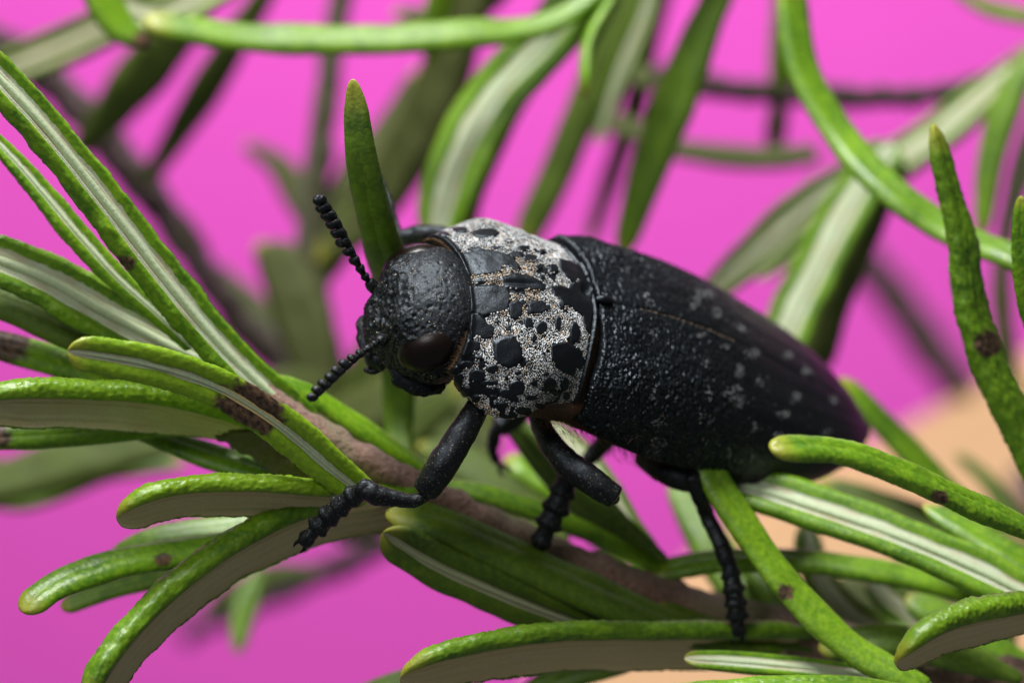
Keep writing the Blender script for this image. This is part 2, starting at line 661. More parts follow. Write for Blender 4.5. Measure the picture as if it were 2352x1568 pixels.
leaf(S, [(720, 985), (620, 905), (510, 800), (400, 672), (250, 480), (110, 305), (-70, 110)], .48, -.12, 116, (-.75, -.62, -.9), thick=1.05, felt=.46, fine=True, shape='even', browns=[(285, 605, 26, 20)])
leaf(S, [(440, 800), (360, 722), (270, 640), (170, 530), (60, 400), (-60, 270)], .4, .25, 72, (-.75, -.62, -.75), felt=.36, thick=1.05, fine=True, shape='taper')  # pale felt stripe and midrib imitate sheen on the upper face
leaf(S, [(540, 865), (400, 800), (230, 712), (100, 640), (-70, 572)], .55, .35, 124, (-.28, -.4, -1), thick=1.0, felt=.46, fine=True, shape='even', olive=.1)
leaf(S, [(480, 905), (330, 832), (170, 766), (40, 708), (-80, 668)], .62, .5, 84, (.1, .6, .8), olive=.6, shape='even')
leaf(S, [(420, 935), (300, 885), (150, 835), (-70, 775)], .7, .6, 78, (0, .6, .7), shape='even', browns=[(10, 775, 75, 60)])
leaf(S, [(850, 1145), (760, 1075), (640, 975), (500, 890), (330, 835), (155, 806)], .2, -.25, 84, (-.05, .12, -1), felt=.2, fine=True, browns=[(575, 932, 84, 70)], shape='even', young=.75)
leaf(S, [(600, 1005), (480, 968), (320, 940), (150, 930), (-70, 930)], .5, .05, 132, (0, .72, -.75), thick=1.15, felt=.86, felt_left=.42, tan=.6, fine=True, shape='blunt', young=.4)
leaf(S, [(440, 970), (300, 985), (150, 998), (-70, 1010)], .55, .45, 52, (0, .2, .9), shape='even', browns=[(5, 1003, 25, 30)])
leaf(S, [(790, 1150), (680, 1108), (520, 1060), (380, 1010), (240, 960)], .5, .7, 76, (.2, .75, .6), olive=.0, shape='taper')
leaf(S, [(880, 1152), (740, 1150), (560, 1140), (400, 1148), (268, 1188)], .35, -.1, 126, (.05, .72, -.72), thick=1.1, felt=.86, felt_left=.42, tan=.8, fine=True, shape='blunt', young=.7)
leaf(S, [(800, 1215), (640, 1240), (430, 1268), (230, 1305), (120, 1350), (50, 1405)], .85, .1, 80, (-.1, .65, .75), rough=.35, fine=True, shape='blunt', browns=[(375, 1282, 22, 18)])
leaf(S, [(820, 1185), (680, 1195), (500, 1215), (330, 1245), (250, 1290)], .95, .85, 66, (0, .7, .7), shape='blunt')
leaf(S, [(520, 1300), (380, 1325), (250, 1355), (140, 1395)], .8, .7, 44, (0, .5, .8), shape='blunt', olive=.2)
leaf(S, [(980, 1165), (820, 1180), (690, 1208), (540, 1282), (400, 1385), (290, 1500), (200, 1640)], .6, -.15, 150, (-.5, .72, -.62), thick=1.1, felt=.86, felt_left=.42, tan=.7, fine=True, shape='even', olive=.08)
# along the stem and below the beetle
leaf(S, [(1020, 1100), (930, 1050), (800, 965), (700, 900), (620, 865)], .75, .5, 70, (.3, .75, .6), shape='taper')
leaf(S, [(1560, 1330), (1400, 1245), (1220, 1170), (1080, 1128), (960, 1120)], .95, .8, 64, (.2, .85, .45), shape='blunt')
leaf(S, [(1800, 1490), (1560, 1445), (1330, 1350), (1130, 1258), (985, 1200), (885, 1182)], .8, .4, 122, (.25, .8, .5), shape='blunt', olive=.5, felt=.4)  # olive amount paints in the shade under the beetle
leaf(S, [(1420, 1462), (1270, 1410), (1110, 1345), (980, 1285), (880, 1222)], .65, .3, 100, (.1, .35, -.9), shape='blunt', felt=.2, olive=.55)  # darkened by olive for the beetle's shade, as the leaf above
leaf(S, [(1530, 1300), (1400, 1200), (1270, 1075), (1150, 940)], .95, 1.2, 92, (-.5, -.3, .8), shape='taper', olive=.55)
leaf(S, [(1530, 1310), (1440, 1200), (1350, 1060), (1250, 960)], 1.1, 1.5, 66, (-.2, -.3, -.9), shape='taper', olive=.2)
leaf(S, [(1560, 1330), (1400, 1240), (1280, 1120), (1160, 1050)], 1.7, 1.9, 90, (0, .8, .5), shape='blunt')
leaf(S, [(2450, 1430), (2250, 1370), (2050, 1318), (1850, 1290), (1640, 1290), (1478, 1318)], 1.0, .95, 78, (0, .85, .5), shape='blunt')
leaf(S, [(2460, 1420), (2270, 1322), (2060, 1232), (1880, 1170), (1720, 1120), (1620, 1100)], .45, .75, 122, (.3, -.85, -.6), shape='even', felt=.40)  # felt side turned to view, its pale band stands for a sheen
leaf(S, [(2130, 1585), (1960, 1490), (1830, 1368), (1715, 1215), (1640, 1095), (1600, 1010)], .35, .6, 76, (.35, .45, .8), rough=.35, fine=True, shape='even', young=.3, browns=[(1805, 1360, 22, 20)])
leaf(S, [(2480, 1400), (2300, 1424), (2180, 1452), (2060, 1518)], .3, -.2, 146, (.05, .72, -.70), thick=1.1, felt=.86, felt_left=.42, tan=.9, fine=True, shape='blunt', young=.3)
leaf(S, [(2140, 1570), (1950, 1545), (1760, 1525), (1572, 1512)], .55, .4, 64, (0, -.8, -.6), shape='blunt', felt=.5)  # pale felt here imitates lamp sheen on a green leaf
leaf(S, [(2200, 1600), (1950, 1575), (1700, 1582), (1450, 1600)], .0, -.2, 66, (0, .8, .5), fine=True, shape='blunt')
leaf(S, [(1860, 1480), (1700, 1484), (1500, 1486), (1300, 1488), (1120, 1510), (920, 1555)], .9, .0, 136, (-.1, .66, -.76), thick=1.0, felt=.86, felt_left=.42, tan=.9, fine=True, shape='even', olive=.15)
leaf(S, [(1330, 1500), (1150, 1510), (980, 1545), (760, 1620)], .9, 1.0, 54, (0, .6, .7), shape='blunt', olive=.5)
leaf(S, [(1560, 1470), (1440, 1510), (1300, 1550), (1180, 1620)], .9, .9, 70, (0, .6, .7), shape='blunt', olive=.3)
leaf(S, [(2150, 1500), (2020, 1455), (1930, 1390), (1870, 1300), (1850, 1200)], 1.4, 1.6, 84, (-.6, .1, -.6), shape='even', olive=.1)
leaf(S, [(2230, 1520), (2150, 1460), (2060, 1390), (1990, 1330)], 1.5, 1.6, 70, (-.3, -.3, -.6), shape='even', olive=.2)
leaf(S, [(2400, 1560), (2300, 1500), (2200, 1440), (2080, 1370)], 1.2, 1.3, 84, (0, .7, .6), shape='even', olive=.1)
leaf(S, [(1760, 1440), (1690, 1340), (1620, 1230), (1540, 1100)], 1.5, 2.2, 92, (0, .5, .7), shape='taper', olive=.2)
leaf(S, [(1720, 1430), (1800, 1390), (1760, 1320), (1700, 1290)], 1.3, 1.6, 80, (0, .8, .5), shape='even', olive=.1)
leaf(S, [(2330, 1500), (2130, 1420), (1960, 1385), (1780, 1400)], 1.9, 2.1, 130, (.1, .6, .7), shape='even', olive=.9)
leaf(S, [(2060, 1500), (1900, 1430), (1760, 1400), (1600, 1400)], 1.6, 1.8, 110, (.1, .6, .7), shape='even', olive=.75)
leaf(S, [(2350, 1560), (2180, 1500), (2040, 1470), (1880, 1490)], .75, .7, 90, (.1, .7, .6), shape='blunt', olive=.45)
leaf(S, [(1950, 1500), (1800, 1460), (1640, 1440), (1500, 1400)], .95, .78, 84, (.1, .75, .6), shape='blunt', olive=.6)
leaf(S, [(1300, 1260), (1200, 1160), (1090, 1080), (960, 1020)], 2.6, 2.9, 110, (.1, .6, .7), shape='taper', olive=.7)
# upright leaf standing behind the head
leaf(S, [(930, 1120), (915, 980), (918, 820), (908, 660), (872, 540), (835, 390), (810, 182)], [1.1, 1.3, 1.2, .75, .35, .1, 0], None, 94, (-.2, 0, 1), rough=.4, shape='taper', fine=True, olive=.35, felt=.4, tipmul=1.4)

# ---- sprig at the right, its stem outside the picture
R_ = sprig((2560, 1500, 0.8), 'rosemary sprig with one knobbly upright leaf and one long curved leaf beyond the beetle tail')
stem(R_, [(2560, 1640), (2540, 1300), (2520, 950), (2500, 560), (2480, 250)], [.7, .7, .9, 1.0, 1.1], [100, 96, 90, 80, 66], M['stem'])
leaf(R_, [(2520, 1300), (2380, 1225), (2210, 1150), (2060, 1082), (1920, 1036), (1768, 1030)], .3, -.45, 78, (0, .7, .7), rough=.8, fine=True, shape='blunt', browns=[(2160, 1142, 20, 18)])
leaf(R_, [(2520, 1420), (2400, 1330), (2280, 1255), (2120, 1160)], .6, .9, 88, (.2, .7, .6), shape='taper')
leaf(R_, [(2520, 680), (2330, 592), (2200, 540), (2060, 448), (1930, 310), (1845, 160), (1815, -60)], [1.0, 1.1, 1.3, 1.4, 1.6, 1.8, 2.0], None, 80, (.35, .5, .8), shape='even')
leaf(R_, [(2500, 1330), (2400, 1130), (2310, 920), (2248, 770), (2222, 660), (2210, 560), (2172, 410), (2143, 285)], .8, .55, 84, (.5, .3, .8), thick=1.3, rough=1.6, fine=True, shape='taper', browns=[(2270, 790, 36, 34)], tipmul=1.5, olive=.1)
leaf(R_, [(2480, 1200), (2370, 1000), (2280, 860), (2230, 740), (2190, 600)], .95, .8, 74, (-.6, .1, .8), shape='taper')
leaf(R_, [(2480, 900), (2390, 760), (2352, 600), (2345, 450)], .5, .3, 60, (-.3, .2, .9), shape='taper', fine=True)
leaf(R_, [(2500, 1480), (2300, 1250), (2160, 1110), (2040, 985), (1925, 870)], 1.9, 2.2, 74, (.4, .6, .6), shape='blunt')
leaf(R_, [(2500, 1400), (2280, 1260), (2090, 1180), (1880, 1105)], 1.9, 2.4, 84, (.2, .6, .7), shape='taper', olive=.75)
leaf(R_, [(2420, 1330), (2320, 1180), (2260, 1095), (2195, 1040)], 4.0, 4.6, 52, (.3, .6, .6), shape='taper', olive=.5)

# ---- fan of pale-striped leaves hanging from above
T_ = sprig((1480, -160, 2.6), 'rosemary sprig hanging from above with pale striped leaves fanned over the beetle back')
stem(T_, [(1000, -200), (1250, -110), (1500, -120), (1900, -260)], [2.6, 2.6, 2.8, 3.0], [70, 85, 85, 70], M['stem'])
leaf(T_, [(1420, -60), (1290, 40), (1020, 82), (740, 92), (520, 82), (330, 48)], [2.6, 2.4, 2.2, 2.1, 2.0, 1.9], None, 84, (0, .6, .8), shape='blunt', olive=.05)
leaf(T_, [(1400, -80), (1270, 80), (1130, 230), (1050, 380), (1000, 560)], 2.8, 2.6, 160, (.45, -.45, -.75), shape='even', felt=.4)
leaf(T_, [(1450, -80), (1400, 20), (1350, 120), (1345, 225)], 2.6, 2.0, 84, (-.7, -.1, .1), shape='blunt', felt=.55)
leaf(T_, [(1700, -120), (1610, 80), (1540, 260), (1480, 420), (1425, 590)], 3.0, 3.4, 108, (-.5, .1, .8), shape='taper', olive=.3)
leaf(T_, [(1160, -130), (1080, 20), (1010, 200), (930, 360), (840, 500), (720, 600)], 4.4, 5.4, 150, (-.4, .3, .7), shape='taper', olive=.95)
leaf(T_, [(1500, -100), (1440, 30), (1360, 200), (1290, 370), (1200, 560)], 4.2, 4.8, 88, (-.3, .3, .8), shape='even', olive=.65)
leaf(T_, [(1520, -100), (1480, 40), (1420, 180), (1370, 330)], 3.8, 4.2, 62, (.5, .2, -.6), shape='taper', olive=.2)
leaf(T_, [(1050, -120), (1010, 20), (985, 150)], 3.6, 3.8, 70, (.3, .4, .7), shape='taper', olive=.2)

leaf(T_, [(1330, -100), (1240, 90), (1150, 260), (1090, 420), (1060, 560)], 3.4, 3.6, 96, (.5, .2, .7), shape='taper', olive=.95)
leaf(T_, [(1220, -130), (1130, -10), (1030, 40), (900, 30)], 4.6, 5.0, 70, (0, .4, .8), shape='taper', olive=.9)
leaf(T_, [(1560, -100), (1500, 60), (1460, 240), (1400, 420), (1350, 560)], 6.0, 6.6, 58, (.3, .3, .8), shape='taper', olive=.95)

# ---- small dark knob sprig, upper left
K_ = sprig((150, -220, 2.0), 'short rosemary shoot whose dark green leaf ends in a brown tip')
stem(K_, [(60, -330), (150, -220), (210, -110)], [2.1, 2.0, 1.9], [50, 60, 60], M['stem_green'])
leaf(K_, [(200, -120), (235, -10), (275, 60), (345, 108)], 1.9, 1.9, 96, (.3, .5, .8), shape='taper', browns=[(335, 100, 40, 34)])
leaf(K_, [(190, -130), (270, 10), (350, 40), (480, -20), (560, -60)], 3.0, 3.2, 90, (-.2, -.3, -.9), shape='even', olive=.35)

# ---- blurred sprig with purple-brown stem, left
P_ = sprig((40, 90, 6.5), 'blurred rosemary sprig with thin purple brown stem and narrow olive leaves')
stem(P_, [(-60, 60), (120, 190), (330, 430), (540, 720), (700, 900), (820, 1080)], [6.6, 6.5, 6.5, 6.6, 6.8, 7], [72, 76, 76, 72, 70, 66], M['stem_dark'])
leaf(P_, [(180, 350), (270, 240), (350, 140), (440, 30), (480, -60)], 6.2, 5.2, 112, (.4, .3, .8), shape='taper', olive=0.755)
leaf(P_, [(330, 425), (400, 320), (470, 210), (560, 60), (640, -60)], 6.2, 5.4, 78, (.4, .3, .8), shape='taper', olive=0.75)
leaf(P_, [(-60, 190), (40, 150), (200, 80), (330, 20), (480, -60)], 4.2, 4.0, 96, (-.2, -.2, -1), shape='even', olive=0.655)

# ---- dark blurred sprig behind the antennae
A_ = sprig((760, 1120, 5.5), 'blurred dark olive rosemary sprig rising behind the antennae')
stem(A_, [(820, 1250), (775, 1000), (730, 760), (715, 560), (740, 300), (790, -60)], [5.4, 5.4, 5.4, 5.5, 5.6, 5.8], [120, 110, 90, 70, 56, 52], M['stem_olive'])
leaf(A_, [(725, 700), (690, 640), (640, 590), (580, 580)], 5.4, 5.6, 100, (.2, .4, .8), olive=0.90, shape='taper')
leaf(A_, [(730, 650), (790, 540), (870, 460), (960, 410)], 5.4, 5.8, 110, (-.2, .5, .8), olive=0.75, shape='taper')
leaf(A_, [(770, 980), (850, 860), (920, 760), (1000, 690)], 5.2, 4.6, 150, (-.2, .5, .8), olive=0.85, shape='taper')
leaf(A_, [(790, 1060), (740, 960), (690, 900), (600, 870)], 5.2, 4.8, 130, (-.2, .5, .8), olive=0.90, shape='taper')
leaf(A_, [(810, 1150), (880, 1080), (980, 1040), (1150, 1020)], 4.4, 3.8, 130, (0, .5, .8), olive=0.80, shape='even')
leaf(A_, [(815, 1180), (900, 1060), (980, 960), (1060, 900)], 3.9, 3.4, 100, (0, .5, .8), olive=0.75, shape='taper')
leaf(A_, [(800, 1200), (1000, 1120), (1150, 1150), (1330, 1200)], 3.6, 3.2, 110, (0, -.2, -.9), olive=0.75, shape='even')
leaf(A_, [(735, 640), (650, 770), (560, 690), (470, 600)], 7.0, 7.4, 80, (0, .5, .8), olive=0.85, shape='taper')

leaf(A_, [(745, 900), (705, 770), (665, 650), (590, 555)], 5.0, 5.4, 130, (-.3, .4, .8), olive=.95, shape='taper')
leaf(A_, [(700, 1040), (820, 965), (930, 905), (1060, 870)], 4.6, 4.2, 150, (-.2, .5, .8), olive=.9, shape='even')
leaf(A_, [(790, 1110), (900, 1030), (1030, 960), (1160, 950)], 4.8, 4.6, 150, (.2, .5, .8), olive=.85, shape='even')
leaf(A_, [(725, 560), (690, 470), (640, 380), (560, 330)], 6.4, 7.0, 64, (-.2, .5, .8), olive=.95, shape='taper')
leaf(A_, [(720, 520), (800, 420), (900, 300), (960, 160)], 5.6, 6.0, 96, (-.3, .3, .8), olive=.95, shape='taper')

# ---- blurred sprig upper right
Q_ = sprig((2480, 60, 4.2), 'blurred rosemary sprig with broad pale leaves crossing behind the long curved leaf')
stem(Q_, [(2560, -60), (2430, 90), (2330, 160)], [4.4, 4.3, 4.2], [80, 80, 60], M['stem'])
stem(Q_, [(2430, 90), (2300, 180), (2120, 222), (1850, 216), (1620, 196), (1500, 170)], [5.0, 5.2, 5.6, 5.8, 6.0, 6.0], [56, 54, 50, 50, 50, 44], M['stem_dark'], name='side_stem')
leaf(Q_, [(2430, 80), (2290, 190), (2150, 310), (1990, 420), (1870, 520), (1740, 640)], 4.2, 4.4, 116, (.4, -.5, -.75), shape='taper', olive=.3)
leaf(Q_, [(2050, 330), (1965, 450), (1890, 590), (1800, 780), (1760, 900)], 3.2, 3.0, 128, (.45, -.3, -.75), shape='even', felt=.46)
leaf(Q_, [(2050, 340), (1900, 445), (1760, 560), (1600, 700)], 3.7, 3.8, 104, (-.3, -.4, -.8), shape='taper', olive=.35)
leaf(Q_, [(2060, 360), (1985, 520), (1920, 680), (1870, 860)], 3.9, 3.9, 96, (.5, .2, .7), shape='even', olive=.85)
leaf(Q_, [(2420, 60), (2330, 200), (2280, 350), (2255, 540)], 3.4, 3.4, 74, (-.4, .2, .8), shape='taper', olive=.2)
leaf(Q_, [(2450, 100), (2380, 300), (2330, 450), (2300, 560)], 4.6, 4.8, 70, (-.4, -.2, -.8), shape='taper', olive=.5)
leaf(Q_, [(1880, 350), (1790, 362), (1660, 358), (1530, 340)], 5.4, 5.6, 58, (0, .4, .8), shape='even', olive=.9)
leaf(Q_, [(1795, 210), (1800, 120), (1810, -20), (1815, -120)], 5.8, 5.6, 70, (.3, .2, .8), shape='even', olive=.3)
leaf(Q_, [(1795, 210), (1785, 270), (1780, 330), (1770, 380)], 5.8, 6.2, 56, (.3, .2, .8), shape='taper', olive=.5)
leaf(Q_, [(2460, 60), (2360, 40), (2260, 15), (2180, -30)], 4.8, 4.8, 48, (.1, .5, .8), shape='taper', olive=.2)
leaf(Q_, [(1620, 196), (1530, 190), (1430, 165), (1350, 140)], 6.0, 6.2, 62, (0, .5, .8), shape='taper', olive=.9)
leaf(Q_, [(1560, 350), (1480, 310), (1400, 280), (1330, 262)], 6.0, 6.2, 58, (0, .5, .8), shape='taper', olive=.9)

# ---- blurred far stem at right and low sprig at left
F_ = sprig((2230, 940, 9.0), 'faint far rosemary stem seen through the gap by the beetle tail')
stem(F_, [(1900, 480), (2020, 640), (2140, 800), (2250, 960), (2400, 1180)], [13, 13, 13, 13, 9], [84, 84, 84, 84, 60], M['stem_dark'])
leaf(F_, [(2340, 980), (2310, 800), (2300, 640), (2330, 420)], 6.0, 5.4, 46, (-.3, .2, .8), shape='even', olive=.5)
leaf(F_, [(1940, 540), (1900, 460), (1880, 380)], 13, 13, 50, (-.3, .2, .8), shape='taper', olive=.8)

W_ = sprig((-140, 1130, 4.4), 'blurred olive rosemary sprig below the striped leaves at the stem tip')
stem(W_, [(-260, 1200), (-140, 1130), (0, 1085), (90, 1060)], [4.6, 4.5, 4.4, 4.4], [70, 70, 62, 50], M['stem_green'])
leaf(W_, [(-160, 1140), (0, 1110), (160, 1060), (300, 1030), (450, 1000)], 4.3, 4.2, 124, (.1, .5, .8), shape='taper', olive=.8)
leaf(W_, [(-140, 1130), (60, 1140), (230, 1080), (430, 1060)], 4.8, 4.9, 80, (.1, .6, .7), shape='taper', olive=.4)

V_ = sprig((760, 1320, 6.0), 'small blurred rosemary shoot pointing down below the big curved leaf')
stem(V_, [(900, 1240), (760, 1310), (600, 1370), (420, 1460)], [8, 9, 10, 11], [50, 54, 52, 44], M['stem_dark'])
leaf(V_, [(600, 1300), (575, 1360), (555, 1430), (545, 1500)], 4.6, 4.2, 60, (.2, .3, .9), shape='taper', olive=.15)
leaf(V_, [(740, 1315), (660, 1310), (560, 1340), (470, 1400)], 6.2, 6.8, 50, (.2, .5, .8), shape='taper', olive=.6)

# ------------------------------------------------------------------ the beetle
O = at(1290, 755, 0.42)
f_ = cam_dir((-.75, .28, .60))
l_ = cam_dir((.158, -.805, .572))
l_ = l_ - (l_ @ f_) * f_
l_ /= np.linalg.norm(l_)
u_ = np.cross(f_, l_)
BR = np.stack([f_, l_, u_])                       # rows: forward, left, up


def bw(p):
    return O + np.asarray(p) @ BR


def to_local(p):
    return (np.asarray(p) - O) @ BR.T


beetle = thing('beetle', bw((-.3, 0, -.2)), 'black beetle with white speckled thorax clinging to the rosemary stem', 'beetle')
BO = np.array(beetle.location)
VIEW = np.array([0, -1.0, 0])

# --- underside: one closed hull below the wing cases
nu, nv = 120, 64
s = np.linspace(0, 1, nu)
xx = 0.56 - s * 2.2
wu = crv([(0, .10), (.04, .26), (.12, .40), (.28, .43), (.4, .47), (.55, .47), (.72, .41), (.86, .28), (.96, .13), (1, .02)], s)
dz = crv([(0, .05), (.1, .16), (.25, .19), (.4, .20), (.6, .17), (.8, .11), (1, .01)], s)
up = crv([(0, .02), (.2, .12), (.4, .2), (.7, .16), (1, .02)], s)
zc = crv([(0, -.16), (.12, -.10), (.25, -.03), (.5, 0), (1, .05)], s)
an = np.linspace(0, 2 * math.pi, nv, endpoint=False)
ca, sa = np.cos(an), np.sin(an)
Vl = np.stack([np.repeat(xx[:, None], nv, 1), wu[:, None] * np.sign(ca) * np.abs(ca) ** .8,
               zc[:, None] + np.where(sa < 0, dz[:, None] * np.sign(sa) * np.abs(sa) ** .8, up[:, None] * sa)], -1)
Vl[..., 2] += 0.006 * fbm(Vl * 14, 3, 2)
Vl[..., 1] *= 1 + 0.012 * fbm(Vl * 12, 3, 6)
mesh_obj('underside', bw(Vl).reshape(-1, 3), grid_faces(nu, nv, True), M['under'], beetle, BO)

# --- wing cases
LE = 1.72
EW = [(0, .43), (.05, .475), (.15, .492), (.35, .502), (.5, .492), (.65, .445), (.78, .36), (.88, .255), (.95, .155), (1, .05)]
EH = [(0, .215), (.06, .25), (.2, .292), (.4, .30), (.6, .265), (.78, .20), (.9, .13), (1, .04)]
EZ = [(0, .0), (.3, 0), (.6, .0), (.8, .03), (1, .06)]


def elytron_local(sv, th, side):
    w, h, z0 = crv(EW, sv), crv(EH, sv), crv(EZ, sv)
    y = w * np.cos(th)
    z = z0 + np.where(th >= 0, h * np.sign(np.sin(th)) * np.abs(np.sin(th)) ** .92, .12 * np.sin(th))
    # the front rim rounds over and the margin is notched above the hind leg
    z = z + np.where(th < 0.35, -.02 * np.exp(-((sv - .2) / .09) ** 2), 0)
    x = -LE * sv + 0.035 * np.exp(-(th - .55) ** 2 / .12) * (1 - smooth(0, .08, sv))
    return np.stack([x, side * y, z], -1)


elytra_grids = {}
for side in (1, -1):
    nu, nv = (460, 230) if side == 1 else (300, 150)
    sv = np.linspace(0, 1, nu) ** 1.05
    th = np.linspace(-.55, math.pi / 2 - .006, nv)
    SV, TH = np.meshgrid(sv, th, indexing='ij')
    Vl = elytron_local(SV, TH, side)
    Nn = grid_normals(Vl)
    if np.sum(Nn[nu // 2, nv - 2] * np.array([0, 0, 1])) < 0:
        Nn = -Nn
    warp = fbm(Vl * 9, 2, 40) * .35
    q = Vl * np.array([66, 38, 38]) + warp[..., None] * 2
    wr = 1 - np.abs(fbm(q, 3, 21)) * 1.7
    q2 = Vl * np.array([110, 70, 70])
    wr2 = 1 - np.abs(fbm(q2, 2, 31)) * 1.6
    front = 1 - smooth(.28, .62, SV)
    side_f = .55 + .45 * (1 - smooth(.7, 1.3, TH))
    amp = (.0058 * front + .0014) * side_f
    h = amp * wr + .7 * amp * wr2
    h = h + .012 * np.exp(-((SV - .07) / .05) ** 2 - ((TH - .75) / .3) ** 2)              # shoulder bump
    h = h - .010 * np.exp(-((SV - .12) / .06) ** 2 - ((TH - 1.15) / .16) ** 2)            # hollow beside it
    h = h + .0008 * np.cos(TH * 26) * smooth(.2, .5, SV) * smooth(.2, .5, TH)              # faint ribs
    h = h - .003 * np.exp(-((TH - math.pi / 2) / .014) ** 2)                                # suture
    h = h + .010 * np.exp(-((SV - .012) / .012) ** 2)                                      # raised front rim
    h = h - .05 * np.clip(1 - SV / .010, 0, 1) ** 2
    h = h * (1 - smooth(.965, 1, SV))
    Vd = Vl + Nn * h[..., None]
    W = bw(Vd)
    elytra_grids[side] = (W, Nn @ BR, SV, TH)
    fcs = grid_faces(nu, nv)
    o = mesh_obj('wing_case', W.reshape(-1, 3), fcs if side == -1 else fcs[:, ::-1], M['black'], beetle, BO)
    # inner wall that closes the front of the wing case
    ring = Vd[0]
    inner = ring * np.array([1, .86, .80]) + np.array([-.06, 0, -.01])
    wall = np.stack([ring, ring * np.array([1, .95, .94]) + np.array([-.006, 0, 0]), inner])
    mesh_obj('front_rim', bw(wall).reshape(-1, 3), grid_faces(3, nv), M['membrane'], o, BO)

# scutellum: a small knob where the two cases meet
tube('scutellum', [bw((.01, 0, .222)), bw((-.02, 0, .243)), bw((-.07, 0, .248))], [.012, .02, .012], M['black'], beetle, BO, nu=18, nv=14)

# --- brown membrane in the gap between thorax and wing cases
nu, nv = 10, 60
th = np.linspace(-.3, math.pi + .3, nv)
xx = np.linspace(.10, -.09, nu)
Vl = np.stack([np.repeat(xx[:, None], nv, 1), np.repeat((.405 * np.cos(th))[None], nu, 0),
               np.repeat(np.where(np.sin(th) > 0, .196 * np.abs(np.sin(th)) ** .92, .1 * np.sin(th))[None], nu, 0)], -1)
Vl += .006 * fbm(Vl * 25, 2, 3)[..., None]
mesh_obj('membrane', bw(Vl).reshape(-1, 3), grid_faces(nu, nv), M['membrane'], beetle, BO)

# --- thorax plate
PX = [(0, .03), (.15, .07), (.38, .17), (.6, .285), (.82, .43), (1, .585)]
PW = [(0, .405), (.15, .405), (.38, .432), (.52, .475), (.65, .50), (.82, .452), (1, .325)]
PZ = [(0, 0), (.15, .0), (.38, -.026), (.6, -.086), (.82, -.132), (1, -.11)]
CX = [(0, .015), (.15, .09), (.38, .215), (.6, .355), (.82, .47), (1, .555)]
CZ = [(0, .232), (.15, .232), (.38, .210), (.6, .160), (.82, .098), (1, .036)]


def thorax_local(s, th):
    c, sn = np.cos(th), np.sin(th)
    xm, wm, zm, xc, zc = (crv(k, s) for k in (PX, PW, PZ, CX, CZ))
    k = c * c
    x = xc + (xm - xc) * k + .032 * (1 - s) ** 2 * np.sin(2 * th) ** 2 * (np.sin(th) > 0)
    y = wm * np.sign(c) * np.abs(c) ** .96
    z = zm + np.where(sn >= 0, (zc - zm) * np.abs(sn) ** 1.08, -.10 * np.abs(sn))
    return np.stack([x, y, z], -1)


# smooth raised black spots and plates, in crop coordinates of a study of the thorax (converted to the layout)
SP = [(635, 950, 96, 100), (765, 765, 32, 36), (850, 795, 40, 38), (825, 665, 60, 46), (955, 760, 20, 46), (640, 800, 19, 22), (535, 1060, 40, 30),
      (440, 1100, 52, 42), (690, 1180, 54, 48), (625, 1215, 48, 30), (900, 1150, 42, 36), (1000, 1155, 28, 44), (510, 1150, 62, 22), (430, 1250, 30, 24),
      (320, 1140, 28, 62), (370, 1200, 32, 32), (735, 1325, 52, 24), (600, 1290, 40, 22), (1062, 820, 34, 64), (490, 185, 98, 30), (330, 165, 46, 17),
      (225, 195, 36, 15), (735, 288, 44, 21), (690, 330, 50, 22), (775, 350, 46, 24), (925, 415, 32, 32), (855, 475, 22, 20), (800, 860, 18, 26),
      (700, 1085, 22, 16), (620, 1110, 18, 14), (890, 670, 18, 22), (560, 760, 22, 16), (830, 410, 24, 14), (640, 240, 26, 10), (420, 290, 44, 14),
      (560, 285, 44, 11), (860, 300, 22, 12), (1090, 1010, 26, 60), (800, 1150, 24, 20), (870, 1190, 32, 18), (940, 1210, 26, 16), (1010, 1230, 24, 22),
      (780, 1240, 42, 18), (670, 1250, 32, 18), (370, 1030, 44, 26), (450, 985, 26, 14), (300, 1060, 24, 26), (470, 1330, 26, 14), (830, 1290, 30, 14),
      (540, 1240, 26, 14), (730, 640, 24, 18), (660, 860, 12, 16), (1040, 1080, 20, 22), (880, 1090, 16, 12), (760, 1010, 14, 12), (860, 960, 12, 14)]
PL = [[(300, 318), (470, 296), (600, 308), (670, 345), (716, 400), (694, 436), (640, 400), (604, 404), (596, 444), (470, 462), (385, 462), (340, 400)],
      [(375, 522), (470, 519), (560, 514), (628, 542), (650, 600), (628, 694), (560, 706), (475, 718), (390, 700), (375, 620)],
      [(596, 462), (680, 446), (748, 450), (834, 492), (890, 528), (874, 564), (780, 558), (660, 548), (606, 524)],
      [(638, 640), (690, 614), (740, 636), (724, 724), (680, 748), (636, 718)],
      [(905, 540), (960, 520), (1020, 540), (1060, 500), (1130, 470), (1170, 560), (1175, 700), (1160, 840), (1128, 800), (1112, 720), (1070, 690), (1020, 655), (985, 660), (950, 600)],
      [(960, 345), (1040, 365), (1115, 400), (1150, 470), (1060, 505), (1000, 480), (965, 420)],
      [(912, 905), (1000, 885), (1090, 925), (1112, 960), (1066, 1064), (1032, 1096), (956, 1064), (916, 1000)],
      [(385, 715), (440, 698), (505, 768), (550, 800), (535, 864), (480, 876), (440, 846), (400, 866), (380, 800)],
      [(315, 930), (380, 876), (444, 888), (464, 930), (400, 964), (335, 990)]]
PLP = [[(940.8 + x * .3564, 470.4 + y * .3564) for x, y in p] for p in PL]
SPOT = [(940.8 + x * .3564, 470.4 + y * .3564, rx * .3564, ry * .3564) for x, y, rx, ry in SP]


